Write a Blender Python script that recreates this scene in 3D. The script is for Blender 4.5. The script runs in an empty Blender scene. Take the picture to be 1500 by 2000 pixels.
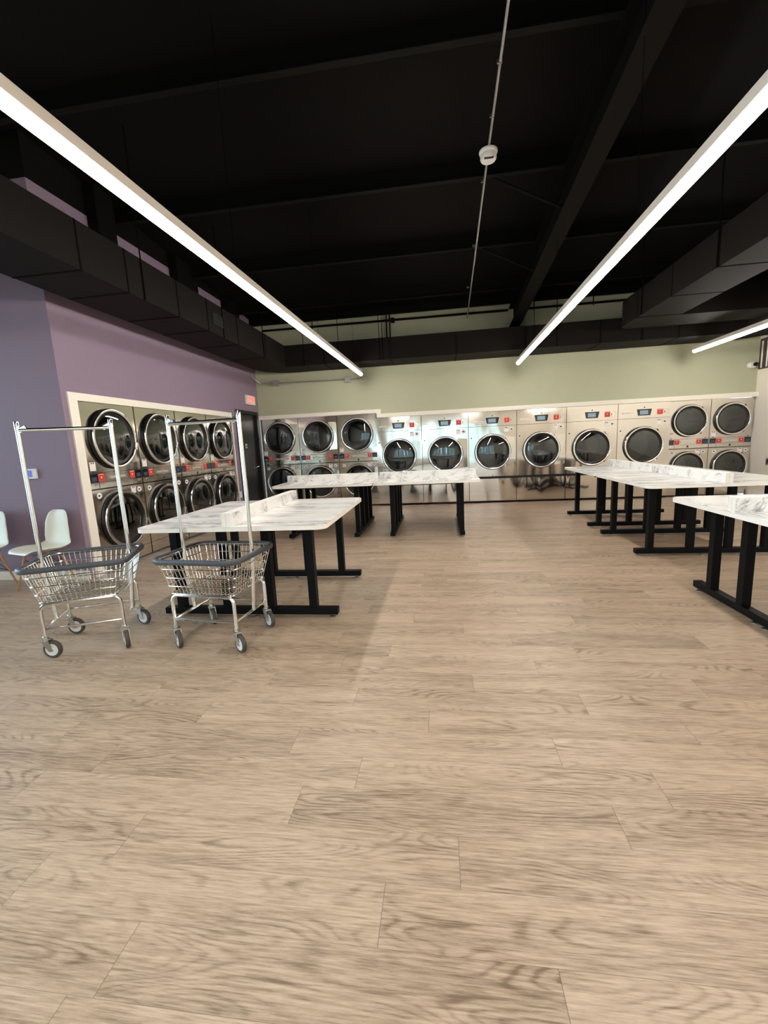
import bpy, bmesh, math, random
from mathutils import Vector, Matrix
random.seed(7)
S = bpy.context.scene
C = S.collection
PI = math.pi

# ------------------------------------------------------------------ materials
def nm(name):
    m = bpy.data.materials.new(name); m.use_nodes = True
    nt = m.node_tree; nt.nodes.clear()
    out = nt.nodes.new('ShaderNodeOutputMaterial')
    return m, nt, out

def N(nt, t, **kw):
    n = nt.nodes.new(t)
    for k, v in kw.items():
        if k.startswith('i_'):
            n.inputs[k[2:].replace('_', ' ')].default_value = v
        else:
            setattr(n, k, v)
    return n

def math_n(nt, op, a=None, b=None, clamp=False):
    n = nt.nodes.new('ShaderNodeMath'); n.operation = op; n.use_clamp = clamp
    for i, v in enumerate((a, b)):
        if v is None: continue
        if isinstance(v, (int, float)): n.inputs[i].default_value = v
        else: nt.links.new(v, n.inputs[i])
    return n.outputs[0]

def pbr(name, col, rough=.5, metal=0., spec=.5, noise=0., nscale=30., bump=0., bscale=200., coat=0.):
    m, nt, out = nm(name)
    b = nt.nodes.new('ShaderNodeBsdfPrincipled')
    b.inputs['Base Color'].default_value = (*col, 1)
    b.inputs['Roughness'].default_value = rough
    b.inputs['Metallic'].default_value = metal
    b.inputs['Specular IOR Level'].default_value = spec
    b.inputs['Coat Weight'].default_value = coat
    tc = nt.nodes.new('ShaderNodeTexCoord')
    if noise:
        t = N(nt, 'ShaderNodeTexNoise'); t.inputs['Scale'].default_value = nscale; t.inputs['Detail'].default_value = 4
        nt.links.new(tc.outputs['Object'], t.inputs['Vector'])
        mx = N(nt, 'ShaderNodeMix', data_type='RGBA')
        mx.inputs['A'].default_value = (*[c * (1 - noise) for c in col], 1)
        mx.inputs['B'].default_value = (*[min(1, c * (1 + noise)) for c in col], 1)
        nt.links.new(t.outputs['Fac'], mx.inputs['Factor'])
        nt.links.new(mx.outputs['Result'], b.inputs['Base Color'])
    if bump:
        t2 = N(nt, 'ShaderNodeTexNoise'); t2.inputs['Scale'].default_value = bscale; t2.inputs['Detail'].default_value = 2
        nt.links.new(tc.outputs['Object'], t2.inputs['Vector'])
        bp = N(nt, 'ShaderNodeBump'); bp.inputs['Strength'].default_value = bump; bp.inputs['Distance'].default_value = .01
        nt.links.new(t2.outputs['Fac'], bp.inputs['Height'])
        nt.links.new(bp.outputs['Normal'], b.inputs['Normal'])
    nt.links.new(b.outputs[0], out.inputs[0])
    return m

def emit(name, col, s):
    m, nt, out = nm(name)
    e = nt.nodes.new('ShaderNodeEmission'); e.inputs[0].default_value = (*col, 1); e.inputs[1].default_value = s
    nt.links.new(e.outputs[0], out.inputs[0]); return m

def srgb(r, g, b):
    f = lambda c: (c / 255 / 12.92) if c / 255 <= .04045 else ((c / 255 + .055) / 1.055) ** 2.4
    return (f(r), f(g), f(b))

def glass_mat(name, tint, refl, rough=0.02, trans=(1, 1, 1)):
    m, nt, out = nm(name)
    tr = nt.nodes.new('ShaderNodeBsdfTransparent'); tr.inputs[0].default_value = (*trans, 1)
    gl = nt.nodes.new('ShaderNodeBsdfGlossy'); gl.inputs['Color'].default_value = (*tint, 1); gl.inputs['Roughness'].default_value = rough
    lw = nt.nodes.new('ShaderNodeFresnel'); lw.inputs['IOR'].default_value = 1.5
    f = math_n(nt, 'MULTIPLY', lw.outputs[0], refl / .04, True)
    mx = nt.nodes.new('ShaderNodeMixShader')
    nt.links.new(f, mx.inputs[0]); nt.links.new(tr.outputs[0], mx.inputs[1]); nt.links.new(gl.outputs[0], mx.inputs[2])
    nt.links.new(mx.outputs[0], out.inputs[0]); return m

def steel_mat(name, col, rough, warp, wscale):
    m, nt, out = nm(name)
    b = nt.nodes.new('ShaderNodeBsdfPrincipled')
    b.inputs['Base Color'].default_value = (*col, 1); b.inputs['Metallic'].default_value = 1
    b.inputs['Roughness'].default_value = rough
    g = nt.nodes.new('ShaderNodeNewGeometry')
    mp = N(nt, 'ShaderNodeMapping'); mp.inputs['Scale'].default_value = (1.0, 1.0, .45)
    nt.links.new(g.outputs['Position'], mp.inputs['Vector'])
    t = N(nt, 'ShaderNodeTexNoise'); t.inputs['Scale'].default_value = wscale; t.inputs['Detail'].default_value = 1.0
    t.inputs['Distortion'].default_value = .6
    nt.links.new(mp.outputs[0], t.inputs['Vector'])
    bp = N(nt, 'ShaderNodeBump'); bp.inputs['Strength'].default_value = 1; bp.inputs['Distance'].default_value = warp
    nt.links.new(t.outputs['Fac'], bp.inputs['Height'])
    # fine vertical brushing varies the roughness a little
    mp2 = N(nt, 'ShaderNodeMapping'); mp2.inputs['Scale'].default_value = (160, 160, 3)
    nt.links.new(g.outputs['Position'], mp2.inputs['Vector'])
    t2 = N(nt, 'ShaderNodeTexNoise'); t2.inputs['Scale'].default_value = 1.5
    nt.links.new(mp2.outputs[0], t2.inputs['Vector'])
    r = math_n(nt, 'MULTIPLY_ADD', t2.outputs['Fac'], .08); r.node.inputs[2].default_value = rough - .04
    nt.links.new(r, b.inputs['Roughness'])
    nt.links.new(bp.outputs['Normal'], b.inputs['Normal'])
    nt.links.new(b.outputs[0], out.inputs[0]); return m

def marble_mat(name, rot, gmin=.36, vamt=.72, samt=.26):
    m, nt, out = nm(name)
    b = nt.nodes.new('ShaderNodeBsdfPrincipled'); b.inputs['Roughness'].default_value = .22
    tc = nt.nodes.new('ShaderNodeTexCoord')
    mp = N(nt, 'ShaderNodeMapping'); mp.inputs['Rotation'].default_value = rot; mp.inputs['Scale'].default_value = (1.0, 4.2, 4.2)
    nt.links.new(tc.outputs['Object'], mp.inputs['Vector'])
    t = N(nt, 'ShaderNodeTexNoise'); t.inputs['Scale'].default_value = 1.5; t.inputs['Detail'].default_value = 7
    t.inputs['Roughness'].default_value = .62; t.inputs['Distortion'].default_value = .8
    nt.links.new(mp.outputs[0], t.inputs['Vector'])
    # thin veins where the noise crosses its middle value
    v = math_n(nt, 'ABSOLUTE', math_n(nt, 'SUBTRACT', t.outputs['Fac'], .5))
    vein = math_n(nt, 'SUBTRACT', 1.0, math_n(nt, 'MULTIPLY', v, 24.0), True)
    t2 = N(nt, 'ShaderNodeTexNoise'); t2.inputs['Scale'].default_value = 1.1; t2.inputs['Detail'].default_value = 3
    nt.links.new(mp.outputs[0], t2.inputs['Vector'])
    gate = math_n(nt, 'MULTIPLY', math_n(nt, 'SUBTRACT', t2.outputs['Fac'], gmin), 6.0, True)
    vein = math_n(nt, 'MULTIPLY', vein, gate)
    soft = math_n(nt, 'SUBTRACT', 1.0, math_n(nt, 'MULTIPLY', v, 7.0), True)
    soft = math_n(nt, 'MULTIPLY', math_n(nt, 'MULTIPLY', soft, gate), samt)
    f = math_n(nt, 'ADD', math_n(nt, 'MULTIPLY', vein, vamt), soft, True)
    mx = N(nt, 'ShaderNodeMix', data_type='RGBA')
    mx.inputs['A'].default_value = (.86, .84, .81, 1); mx.inputs['B'].default_value = (.17, .17, .18, 1)
    nt.links.new(f, mx.inputs['Factor']); nt.links.new(mx.outputs['Result'], b.inputs['Base Color'])
    nt.links.new(b.outputs[0], out.inputs[0]); return m

def floor_mat():
    m, nt, out = nm('vinyl_wood_plank')
    b = nt.nodes.new('ShaderNodeBsdfPrincipled')
    g = nt.nodes.new('ShaderNodeNewGeometry')
    sp = nt.nodes.new('ShaderNodeSeparateXYZ'); nt.links.new(g.outputs['Position'], sp.inputs[0])
    X, Y = sp.outputs['X'], sp.outputs['Y']
    PW, PL, Y0 = .1782, 1.192, .766
    yr = math_n(nt, 'DIVIDE', math_n(nt, 'SUBTRACT', Y, Y0), PW)
    row = math_n(nt, 'FLOOR', yr); fy = math_n(nt, 'FRACT', yr)
    wn = nt.nodes.new('ShaderNodeTexWhiteNoise'); wn.noise_dimensions = '1D'
    nt.links.new(row, wn.inputs['W'])
    # measured end-joint offsets of the ten rows in the foreground, random ones elsewhere
    offs = [.269, .984, .027, .597, .813, .473, 1.101, .695, .15, .538]
    cr = nt.nodes.new('ShaderNodeValToRGB'); cr.color_ramp.interpolation = 'CONSTANT'
    els = cr.color_ramp.elements
    for i, o in enumerate(offs):
        e = els[i] if i < 2 else els.new(i / 10)
        e.position = i / 10; e.color = (o / PL, o / PL, o / PL, 1)
    nt.links.new(math_n(nt, 'DIVIDE', math_n(nt, 'ADD', row, .5), 10.0), cr.inputs[0])
    inside = math_n(nt, 'MULTIPLY', math_n(nt, 'GREATER_THAN', row, -.5), math_n(nt, 'LESS_THAN', row, 9.5))
    mo = N(nt, 'ShaderNodeMix', data_type='FLOAT')
    nt.links.new(inside, mo.inputs['Factor']); nt.links.new(wn.outputs['Value'], mo.inputs['A'])
    rgb2 = nt.nodes.new('ShaderNodeSeparateColor'); nt.links.new(cr.outputs[0], rgb2.inputs[0])
    nt.links.new(rgb2.outputs[0], mo.inputs['B'])
    xs = math_n(nt, 'SUBTRACT', math_n(nt, 'DIVIDE', X, PL), mo.outputs['Result'])
    col = math_n(nt, 'FLOOR', xs); fx = math_n(nt, 'FRACT', xs)
    cb = nt.nodes.new('ShaderNodeCombineXYZ'); nt.links.new(row, cb.inputs[0]); nt.links.new(col, cb.inputs[1])
    w2 = nt.nodes.new('ShaderNodeTexWhiteNoise'); w2.noise_dimensions = '3D'; nt.links.new(cb.outputs[0], w2.inputs['Vector'])
    sc = nt.nodes.new('ShaderNodeSeparateColor'); nt.links.new(w2.outputs['Color'], sc.inputs[0])
    def coord(ax, ay, rnd):
        c = nt.nodes.new('ShaderNodeCombineXYZ')
        nt.links.new(math_n(nt, 'ADD', math_n(nt, 'MULTIPLY', X, ax), math_n(nt, 'MULTIPLY', sc.outputs[0], rnd)), c.inputs[0])
        nt.links.new(math_n(nt, 'ADD', math_n(nt, 'MULTIPLY', Y, ay), math_n(nt, 'MULTIPLY', sc.outputs[1], rnd)), c.inputs[1])
        nt.links.new(math_n(nt, 'MULTIPLY', sc.outputs[2], rnd), c.inputs[2])
        return c.outputs[0]
    # cathedral grain: contour lines of a stretched noise
    n1 = N(nt, 'ShaderNodeTexNoise'); n1.inputs['Scale'].default_value = 1.0; n1.inputs['Detail'].default_value = 1.0; n1.inputs['Roughness'].default_value = .42
    nt.links.new(coord(1.15, 6.0, 40), n1.inputs['Vector'])
    ph = math_n(nt, 'MULTIPLY', n1.outputs['Fac'], 165.0)
    nw = N(nt, 'ShaderNodeTexNoise'); nw.inputs['Scale'].default_value = 1; nw.inputs['Detail'].default_value = 2
    nt.links.new(coord(14, 60, 40), nw.inputs['Vector'])
    ph = math_n(nt, 'ADD', ph, math_n(nt, 'MULTIPLY', nw.outputs['Fac'], 3.4))
    ring = math_n(nt, 'MULTIPLY_ADD', math_n(nt, 'SINE', ph), .5); ring.node.inputs[2].default_value = .5
    ring = math_n(nt, 'POWER', ring, 2.8)
    n2 = N(nt, 'ShaderNodeTexNoise'); n2.inputs['Scale'].default_value = 1; n2.inputs['Detail'].default_value = 2
    nt.links.new(coord(1.6, 9, 30), n2.inputs['Vector'])
    amp = math_n(nt, 'MULTIPLY', math_n(nt, 'SUBTRACT', n2.outputs['Fac'], .40), 3.4, True)
    ring = math_n(nt, 'MULTIPLY', ring, amp)
    # fine streaks
    n3 = N(nt, 'ShaderNodeTexNoise'); n3.inputs['Scale'].default_value = 1; n3.inputs['Detail'].default_value = 5; n3.inputs['Roughness'].default_value = .7
    nt.links.new(coord(9, 170, 60), n3.inputs['Vector'])
    n4 = N(nt, 'ShaderNodeTexNoise'); n4.inputs['Scale'].default_value = 1; n4.inputs['Detail'].default_value = 3
    nt.links.new(coord(1.2, 14, 50), n4.inputs['Vector'])
    st = math_n(nt, 'ADD', math_n(nt, 'MULTIPLY', n3.outputs['Fac'], 1.0), math_n(nt, 'MULTIPLY', n4.outputs['Fac'], .38))
    tone = math_n(nt, 'MULTIPLY_ADD', math_n(nt, 'SUBTRACT', st, .69), 1.85); tone.node.inputs[2].default_value = .5
    tone = math_n(nt, 'SUBTRACT', tone, math_n(nt, 'MULTIPLY', ring, .40))
    tone = math_n(nt, 'ADD', tone, math_n(nt, 'MULTIPLY', math_n(nt, 'SUBTRACT', sc.outputs[2], .5), .16), True)
    rp = nt.nodes.new('ShaderNodeValToRGB')
    e = rp.color_ramp.elements
    e[0].position = 0; e[0].color = (*srgb(118, 97, 77), 1)
    e[1].position = 1; e[1].color = (*srgb(206, 184, 160), 1)
    k = e.new(.45); k.color = (*srgb(173, 150, 127), 1)
    nt.links.new(tone, rp.inputs[0])
    # seams
    ey = math_n(nt, 'MULTIPLY', math_n(nt, 'MINIMUM', fy, math_n(nt, 'SUBTRACT', 1.0, fy)), PW)
    ex = math_n(nt, 'MULTIPLY', math_n(nt, 'MINIMUM', fx, math_n(nt, 'SUBTRACT', 1.0, fx)), PL)
    ed = math_n(nt, 'MINIMUM', math_n(nt, 'MULTIPLY', ey, 1.6), ex)
    seam = math_n(nt, 'SUBTRACT', 1.0, math_n(nt, 'MULTIPLY', ed, 650.0), True)
    mx = N(nt, 'ShaderNodeMix', data_type='RGBA')
    mx.inputs['B'].default_value = (*srgb(70, 55, 42), 1)
    nt.links.new(rp.outputs[0], mx.inputs['A']); nt.links.new(math_n(nt, 'MULTIPLY', seam, .75), mx.inputs['Factor'])
    nt.links.new(mx.outputs['Result'], b.inputs['Base Color'])
    b.inputs['Roughness'].default_value = .42
    b.inputs['Specular IOR Level'].default_value = .45
    bp = N(nt, 'ShaderNodeBump'); bp.inputs['Strength'].default_value = .25; bp.inputs['Distance'].default_value = .002
    nt.links.new(math_n(nt, 'SUBTRACT', tone, math_n(nt, 'MULTIPLY', seam, .8)), bp.inputs['Height'])
    nt.links.new(bp.outputs['Normal'], b.inputs['Normal'])
    nt.links.new(b.outputs[0], out.inputs[0]); return m

def wood_mat():
    m, nt, out = nm('beech_wood')
    b = nt.nodes.new('ShaderNodeBsdfPrincipled'); b.inputs['Roughness'].default_value = .45
    tc = nt.nodes.new('ShaderNodeTexCoord')
    mp = N(nt, 'ShaderNodeMapping'); mp.inputs['Scale'].default_value = (60, 60, 6)
    nt.links.new(tc.outputs['Object'], mp.inputs[0])
    t = N(nt, 'ShaderNodeTexNoise'); t.inputs['Scale'].default_value = 1.5; nt.links.new(mp.outputs[0], t.inputs['Vector'])
    mx = N(nt, 'ShaderNodeMix', data_type='RGBA'); mx.inputs['A'].default_value = (*srgb(165, 112, 68), 1); mx.inputs['B'].default_value = (*srgb(205, 155, 105), 1)
    nt.links.new(t.outputs['Fac'], mx.inputs['Factor']); nt.links.new(mx.outputs['Result'], b.inputs['Base Color'])
    nt.links.new(b.outputs[0], out.inputs[0]); return m

M = dict(
    floor=floor_mat(),
    purple=pbr('mauve_wall_paint', srgb(140, 121, 139), .6, spec=.3, noise=.04, nscale=8, bump=.06, bscale=300),
    sage=pbr('sage_wall_paint', srgb(181, 182, 155), .6, spec=.3, noise=.03, nscale=6, bump=.06, bscale=300),
    beige=pbr('beige_wall_paint', srgb(228, 220, 205), .6, spec=.3, noise=.03, nscale=6, bump=.05, bscale=300),
    trim=pbr('white_trim_paint', srgb(240, 233, 220), .4, noise=.02),
    black_ceiling=pbr('black_ceiling_paint', (.0042, .0034, .0034), .8, spec=.12, noise=.25, nscale=3),
    black_beam=pbr('black_beam_paint', (.0026, .0024, .0024), .7, spec=.12, noise=.2, nscale=5),
    flange=pbr('paler_black_paint', (.0065, .006, .0055), .7, spec=.12, noise=.2, nscale=5),  # paler black for the bottom flanges of the roof steel
    duct=pbr('dark_duct_paint', (.0062, .0046, .0043), .65, spec=.12, noise=.12, nscale=4, bump=.05, bscale=15),
    duct_seam=pbr('duct_seam_paint', (.003, .0025, .0025), .8, spec=.04),
    vent_black=pbr('vent_black', (.003, .003, .003), .8, noise=.2),
    steel=steel_mat('brushed_stainless', (.72, .68, .625), .10, .018, 1.5),
    steel_low=steel_mat('polished_stainless', (.76, .72, .67), .08, .032, 1.9),
    chrome=pbr('chrome', (.88, .87, .84), .16, 1., noise=.03),
    dark_shell=pbr('dark_cabinet_metal', (.02, .02, .02), .5, .5, noise=.2),
    drum=pbr('drum_metal', (.11, .11, .11), .33, 1., noise=.15, nscale=40),
    gasket=pbr('black_gasket', (.006, .006, .006), .35, noise=.2),
    door_glass=glass_mat('dryer_door_glass', (.95, 1, 1), .095, .012, (.45, .47, .47)),
    pane=glass_mat('window_glass', (1, 1, 1), .04, 0),
    display=pbr('black_display', (.006, .007, .010), .12, coat=.5, noise=.2),
    screen=emit('lit_display', srgb(165, 185, 195), .27),
    screen_dim=emit('dim_lit_display', srgb(95, 105, 130), .16),
    red=pbr('red_sticker', srgb(226, 58, 44), .45, noise=.05),
    red_ink=pbr('red_ink', srgb(150, 25, 20), .5, noise=.05),
    pink=pbr('pale_sticker_ink', srgb(250, 215, 205), .5, noise=.02),
    label=pbr('white_label', srgb(236, 230, 226), .45, noise=.02),
    ink=pbr('black_ink', (.012, .012, .014), .5, noise=.1),
    badge=pbr('pale_badge_metal', srgb(240, 234, 220), .3, .3, noise=.02),
    marble=marble_mat('marble_laminate', (0, 0, .35), .38, .50, .22),
    marble_up=marble_mat('marble_laminate_upright', (.9, 1.1, .2), .46, .66, .24),
    white_edge=pbr('white_edge_band', srgb(246, 242, 234), .35, noise=.02),
    black_metal=pbr('black_powder_coat', (.0030, .0034, .0044), .5, spec=.13, noise=.2, nscale=60),
    bumper=pbr('slate_vinyl_bumper', srgb(72, 75, 82), .42, noise=.08),
    rubber=pbr('grey_rubber', srgb(72, 66, 60), .6, noise=.1),
    hub=pbr('white_wheel_hub', srgb(226, 226, 224), .4, noise=.02),
    zinc=pbr('zinc_plate', (.55, .53, .50), .3, 1., noise=.1),
    chair=pbr('cream_plastic', srgb(236, 230, 214), .4, noise=.015),
    wood=wood_mat(),
    wire=pbr('black_wire', (.01, .01, .012), .4, .3, noise=.1),
    fixture=pbr('white_fixture_enamel', srgb(225, 215, 203), .4, noise=.02),
    diffuser=emit('led_diffuser', (1.0, .945, .875), 17.0),
    emt=pbr('galvanised_conduit', (.50, .50, .48), .38, .8, noise=.1),
    white_plastic=pbr('white_plastic', srgb(236, 234, 230), .4, noise=.02),
    blue_lcd=emit('blue_thermostat_screen', srgb(95, 108, 180), .5),
    door=pbr('black_door_paint', (.008, .0075, .009), .35, spec=.4, noise=.2),
    exit_red=emit('exit_letters', srgb(255, 80, 60), 1.0),
    lens=pbr('black_lens', (.004, .004, .005), .08, noise=.1),
    louver_dark=pbr('dark_louver_paint', srgb(70, 60, 56), .5, noise=.1),
    asphalt=pbr('pale_concrete', srgb(170, 170, 165), .9, noise=.15, nscale=1.5),
)

# ------------------------------------------------------------------ mesh helpers
class MB:
    def __init__(self): self.v = []; self.f = []
    def add(self, vs, fs):
        k = len(self.v); self.v += [tuple(v) for v in vs]; self.f += [[i + k for i in f] for f in fs]
    def box(self, x0, x1, y0, y1, z0, z1):
        self.add([(x0, y0, z0), (x1, y0, z0), (x1, y1, z0), (x0, y1, z0), (x0, y0, z1), (x1, y0, z1), (x1, y1, z1), (x0, y1, z1)],
                 [(0, 3, 2, 1), (4, 5, 6, 7), (0, 1, 5, 4), (1, 2, 6, 5), (2, 3, 7, 6), (3, 0, 4, 7)])
        return self
    def obox(self, c, ax, ay, az):      # oriented box, half-axis vectors
        c, ax, ay, az = map(Vector, (c, ax, ay, az))
        vs = [c + sx * ax + sy * ay + sz * az for sz in (-1, 1) for sx, sy in ((-1, -1), (1, -1), (1, 1), (-1, 1))]
        self.add(vs, [(0, 3, 2, 1), (4, 5, 6, 7), (0, 1, 5, 4), (1, 2, 6, 5), (2, 3, 7, 6), (3, 0, 4, 7)])
        return self
    def prism(self, poly, z0, z1):      # polygon in xy, counter-clockwise
        n = len(poly)
        self.add([(x, y, z0) for x, y in poly] + [(x, y, z1) for x, y in poly],
                 [tuple(range(n))[::-1], tuple(range(n, 2 * n))] + [(i, (i + 1) % n, n + (i + 1) % n, n + i) for i in range(n)])
        return self
    def prism_y(self, poly, y0, y1):    # polygon in xz, extruded along y
        n = len(poly)
        self.add([(x, y0, z) for x, z in poly] + [(x, y1, z) for x, z in poly],
                 [tuple(range(n)), tuple(range(n, 2 * n))[::-1]] + [(i, n + i, n + (i + 1) % n, (i + 1) % n) for i in range(n)])
        return self
    def tube(self, pts, r, n=8, closed=False, r1=None):
        pts = [Vector(p) for p in pts]; m = len(pts); rings = []
        up = None
        for i, p in enumerate(pts):
            if closed: t = pts[(i + 1) % m] - pts[i - 1]
            else: t = pts[min(i + 1, m - 1)] - pts[max(i - 1, 0)]
            t.normalize()
            if up is None: up = Vector((0, 0, 1)) if abs(t.z) < .9 else Vector((1, 0, 0))
            a = t.cross(up)
            if a.length < 1e-4: a = t.orthogonal()
            a.normalize(); bb = a.cross(t).normalized(); up = bb
            rr = r if r1 is None else r + (r1 - r) * i / (m - 1)
            rings.append([p + rr * (math.cos(2 * PI * k / n) * a + math.sin(2 * PI * k / n) * bb) for k in range(n)])
        vs = [v for rg in rings for v in rg]; fs = []
        for i in range(m if closed else m - 1):
            j = (i + 1) % m
            for k in range(n):
                fs.append((i * n + k, i * n + (k + 1) % n, j * n + (k + 1) % n, j * n + k))
        if not closed: fs += [tuple(range(n))[::-1], tuple(range((m - 1) * n, m * n))]
        self.add(vs, fs); return self
    def lathe(self, c, prof, axis='z', n=40, cap=True):  # prof: (radius, distance along axis)
        c = Vector(c); vs = []; fs = []
        for r, d in prof:
            for k in range(n):
                a = 2 * PI * k / n; u, w = r * math.cos(a), r * math.sin(a)
                if axis == 'z': vs.append(c + Vector((u, w, d)))
                elif axis == '-y': vs.append(c + Vector((u, -d, w)))
                elif axis == 'x': vs.append(c + Vector((d, u, w)))
        m = len(prof)
        for i in range(m - 1):
            for k in range(n):
                fs.append((i * n + k, i * n + (k + 1) % n, (i + 1) * n + (k + 1) % n, (i + 1) * n + k))
        if cap: fs += [tuple(range(n))[::-1], tuple(range((m - 1) * n, m * n))]
        self.add(vs, fs); return self
    def plate(self, x0, x1, z0, z1, cx, cz, r, y0, y1, n=48):   # panel in xz with a round hole, thickness y0..y1
        an = [2 * PI * k / n for k in range(n)]
        an += [math.atan2(z - cz, x - cx) % (2 * PI) for x in (x0, x1) for z in (z0, z1)]
        an = sorted(set(round(a, 6) for a in an)); n = len(an)
        outp, inp = [], []
        for a in an:
            ca, sa = math.cos(a), math.sin(a)
            ts = []
            if ca > 1e-6: ts.append((x1 - cx) / ca)
            if ca < -1e-6: ts.append((x0 - cx) / ca)
            if sa > 1e-6: ts.append((z1 - cz) / sa)
            if sa < -1e-6: ts.append((z0 - cz) / sa)
            t = min(ts); outp.append((cx + t * ca, cz + t * sa)); inp.append((cx + r * ca, cz + r * sa))
        vs = [(x, y0, z) for x, z in outp] + [(x, y0, z) for x, z in inp] + [(x, y1, z) for x, z in outp] + [(x, y1, z) for x, z in inp]
        fs = []
        for i in range(n):
            j = (i + 1) % n
            fs += [(i, j, n + j, n + i), (2 * n + i, 3 * n + i, 3 * n + j, 2 * n + j), (i, 2 * n + i, 2 * n + j, j), (n + i, n + j, 3 * n + j, 3 * n + i)]
        self.add(vs, fs); return self
    def build(self, name, mat, parent=None, smooth=False, bevel=0., loc=None, shade_angle=40):
        me = bpy.data.meshes.new(name); me.from_pydata(self.v, [], self.f)
        bm = bmesh.new(); bm.from_mesh(me)
        bmesh.ops.remove_doubles(bm, verts=bm.verts, dist=1e-6)
        bmesh.ops.recalc_face_normals(bm, faces=bm.faces)
        if bevel:
            bmesh.ops.bevel(bm, geom=[e for e in bm.edges if len(e.link_faces) == 2 and e.calc_face_angle() > .5], offset=bevel, segments=2, affect='EDGES', profile=.5)
        if smooth:
            for f in bm.faces: f.smooth = True
            for e in bm.edges:
                if len(e.link_faces) == 2 and e.calc_face_angle() > math.radians(shade_angle): e.smooth = False
        bm.to_mesh(me); bm.free()
        o = bpy.data.objects.new(name, me); C.objects.link(o)
        me.materials.append(M[mat] if isinstance(mat, str) else mat)
        if parent: o.parent = parent
        if loc: o.location = loc
        return o

def box(x0, x1, y0, y1, z0, z1): return MB().box(x0, x1, y0, y1, z0, z1)

def tag(o, label, cat, group=None):
    o['label'] = label; o['category'] = cat
    if group: o['group'] = group
    return o
def thing(name, label, cat, loc=(0, 0, 0), rz=0, group=None):
    o = bpy.data.objects.new(name, None); C.objects.link(o)
    o.location = loc; o.rotation_euler = (0, 0, rz); o.empty_display_size = .2
    return tag(o, label, cat, group)
def struct(name, mb, mat, parent=None, **k):
    o = mb.build(name, mat, parent, **k)
    if not parent: o['kind'] = 'structure'
    return o
def copy_tree(o, parent=None):
    c = o.copy(); C.objects.link(c)
    if parent: c.parent = parent
    for ch in list(o.children): copy_tree(ch, c)
    return c
def text(name, s, size, mat, parent, loc, rot, ext=.001, align='CENTER', shear=0.):
    cu = bpy.data.curves.new(name, 'FONT'); cu.body = s; cu.size = size; cu.extrude = ext
    cu.align_x = align; cu.align_y = 'CENTER'; cu.shear = shear; cu.offset = size * .012
    t = bpy.data.objects.new(name, cu)
    me = bpy.data.meshes.new_from_object(t)
    bpy.data.objects.remove(t); bpy.data.curves.remove(cu)
    me.materials.clear(); me.materials.append(M[mat])
    o = bpy.data.objects.new(name, me); C.objects.link(o)
    o.parent = parent; o.location = loc; o.rotation_euler = rot
    return o
def rrect(w, d, r, n=6):
    p = []
    for cx, cy, a0 in ((w / 2 - r, -d / 2 + r, -90), (w / 2 - r, d / 2 - r, 0), (-w / 2 + r, d / 2 - r, 90), (-w / 2 + r, -d / 2 + r, 180)):
        for k in range(n + 1):
            a = math.radians(a0 + 90 * k / n); p.append((cx + r * math.cos(a), cy + r * math.sin(a)))
    return p

# ------------------------------------------------------------------ the room
XL, XR, YB, YF = -3.987, 6.03, 9.277, -5.6
YA = 4.19                                   # wall with the chairs
def deck(y): return 4.10 + .09 * (YB - y)

struct('floor', box(-6.8, 6.6, YF - .2, 10.3, -.12, 0), 'floor')
yy0, yy1 = YF - .3, 10.4
mb = MB(); mb.add([(-6.9, yy0, deck(yy0)), (6.7, yy0, deck(yy0)), (6.7, yy1, deck(yy1)), (-6.9, yy1, deck(yy1)),
                   (-6.9, yy0, deck(yy0) + .1), (6.7, yy0, deck(yy0) + .1), (6.7, yy1, deck(yy1) + .1), (-6.9, yy1, deck(yy1) + .1)],
                  [(0, 3, 2, 1), (4, 5, 6, 7), (0, 1, 5, 4), (1, 2, 6, 5), (2, 3, 7, 6), (3, 0, 4, 7)])
struct('ceiling', mb, 'black_ceiling')

# back wall: one slab above the machines, one behind them
mb = box(XL - .9, XR + .12, YB, YB + .12, 2.03, 4.3)
mb.box(-1.35, XR, YB, YB + .12, 1.92, 2.03)
mb.box(XL - .9, XR + .12, 10.2, 10.3, 0, 4.3)
struct('wall_back', mb, 'sage')
# left wall around the dryer recess and the door
ZP = 4.13
mb = MB()
for y0, y1, z0, z1 in ((YA, 4.37, 0, ZP), (4.37, 7.925, 2.01, ZP), (7.925, 8.13, 0, ZP), (8.13, 9.19, 2.17, ZP), (9.19, YB, 0, ZP)):
    mb.box(XL - .13, XL, y0, y1, z0, z1)
struct('wall_left', mb, 'purple')
struct('wall_alcove', box(-6.6, XL - .13, YA, YA + .12, 0, ZP), 'purple')
mb = box(-6.6, XL - .002, YA + .002, YA + .14, ZP, 4.7).box(XL - .13, XL - .002, YA + .14, YB, ZP, 4.65)
struct('trim_1', mb, 'black_ceiling')
mb = box(-6.72, -6.6, YF, YA + .1, 3.3, 5.4).box(-6.72, -6.6, YF, YA + .1, 0, .1).box(-6.72, -6.6, YF, -5.0, .1, 3.3).box(-6.72, -6.6, 4.0, YA + .1, .1, 3.3)
struct('wall_side', mb, 'purple')
for i in range(6):
    y0 = -5.0 + i * 1.5
    f = MB()
    for a, b_, c_, d_ in ((y0, y0 + .05, .1, 3.3), (y0 + 1.45, y0 + 1.5, .1, 3.3), (y0 + .05, y0 + 1.45, .1, .16), (y0 + .05, y0 + 1.45, 3.24, 3.3)):
        f.box(-6.69, -6.62, a, b_, c_, d_)
    fr = struct('window_%d' % (i + 7), f, 'black_metal')
    box(-6.66, -6.654, y0 + .05, y0 + 1.45, .16, 3.24).build('pane', 'pane', fr)
struct('wall_right', box(XR, XR + .12, YF, YB + .1, 0, 5.4), 'beige')
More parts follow.
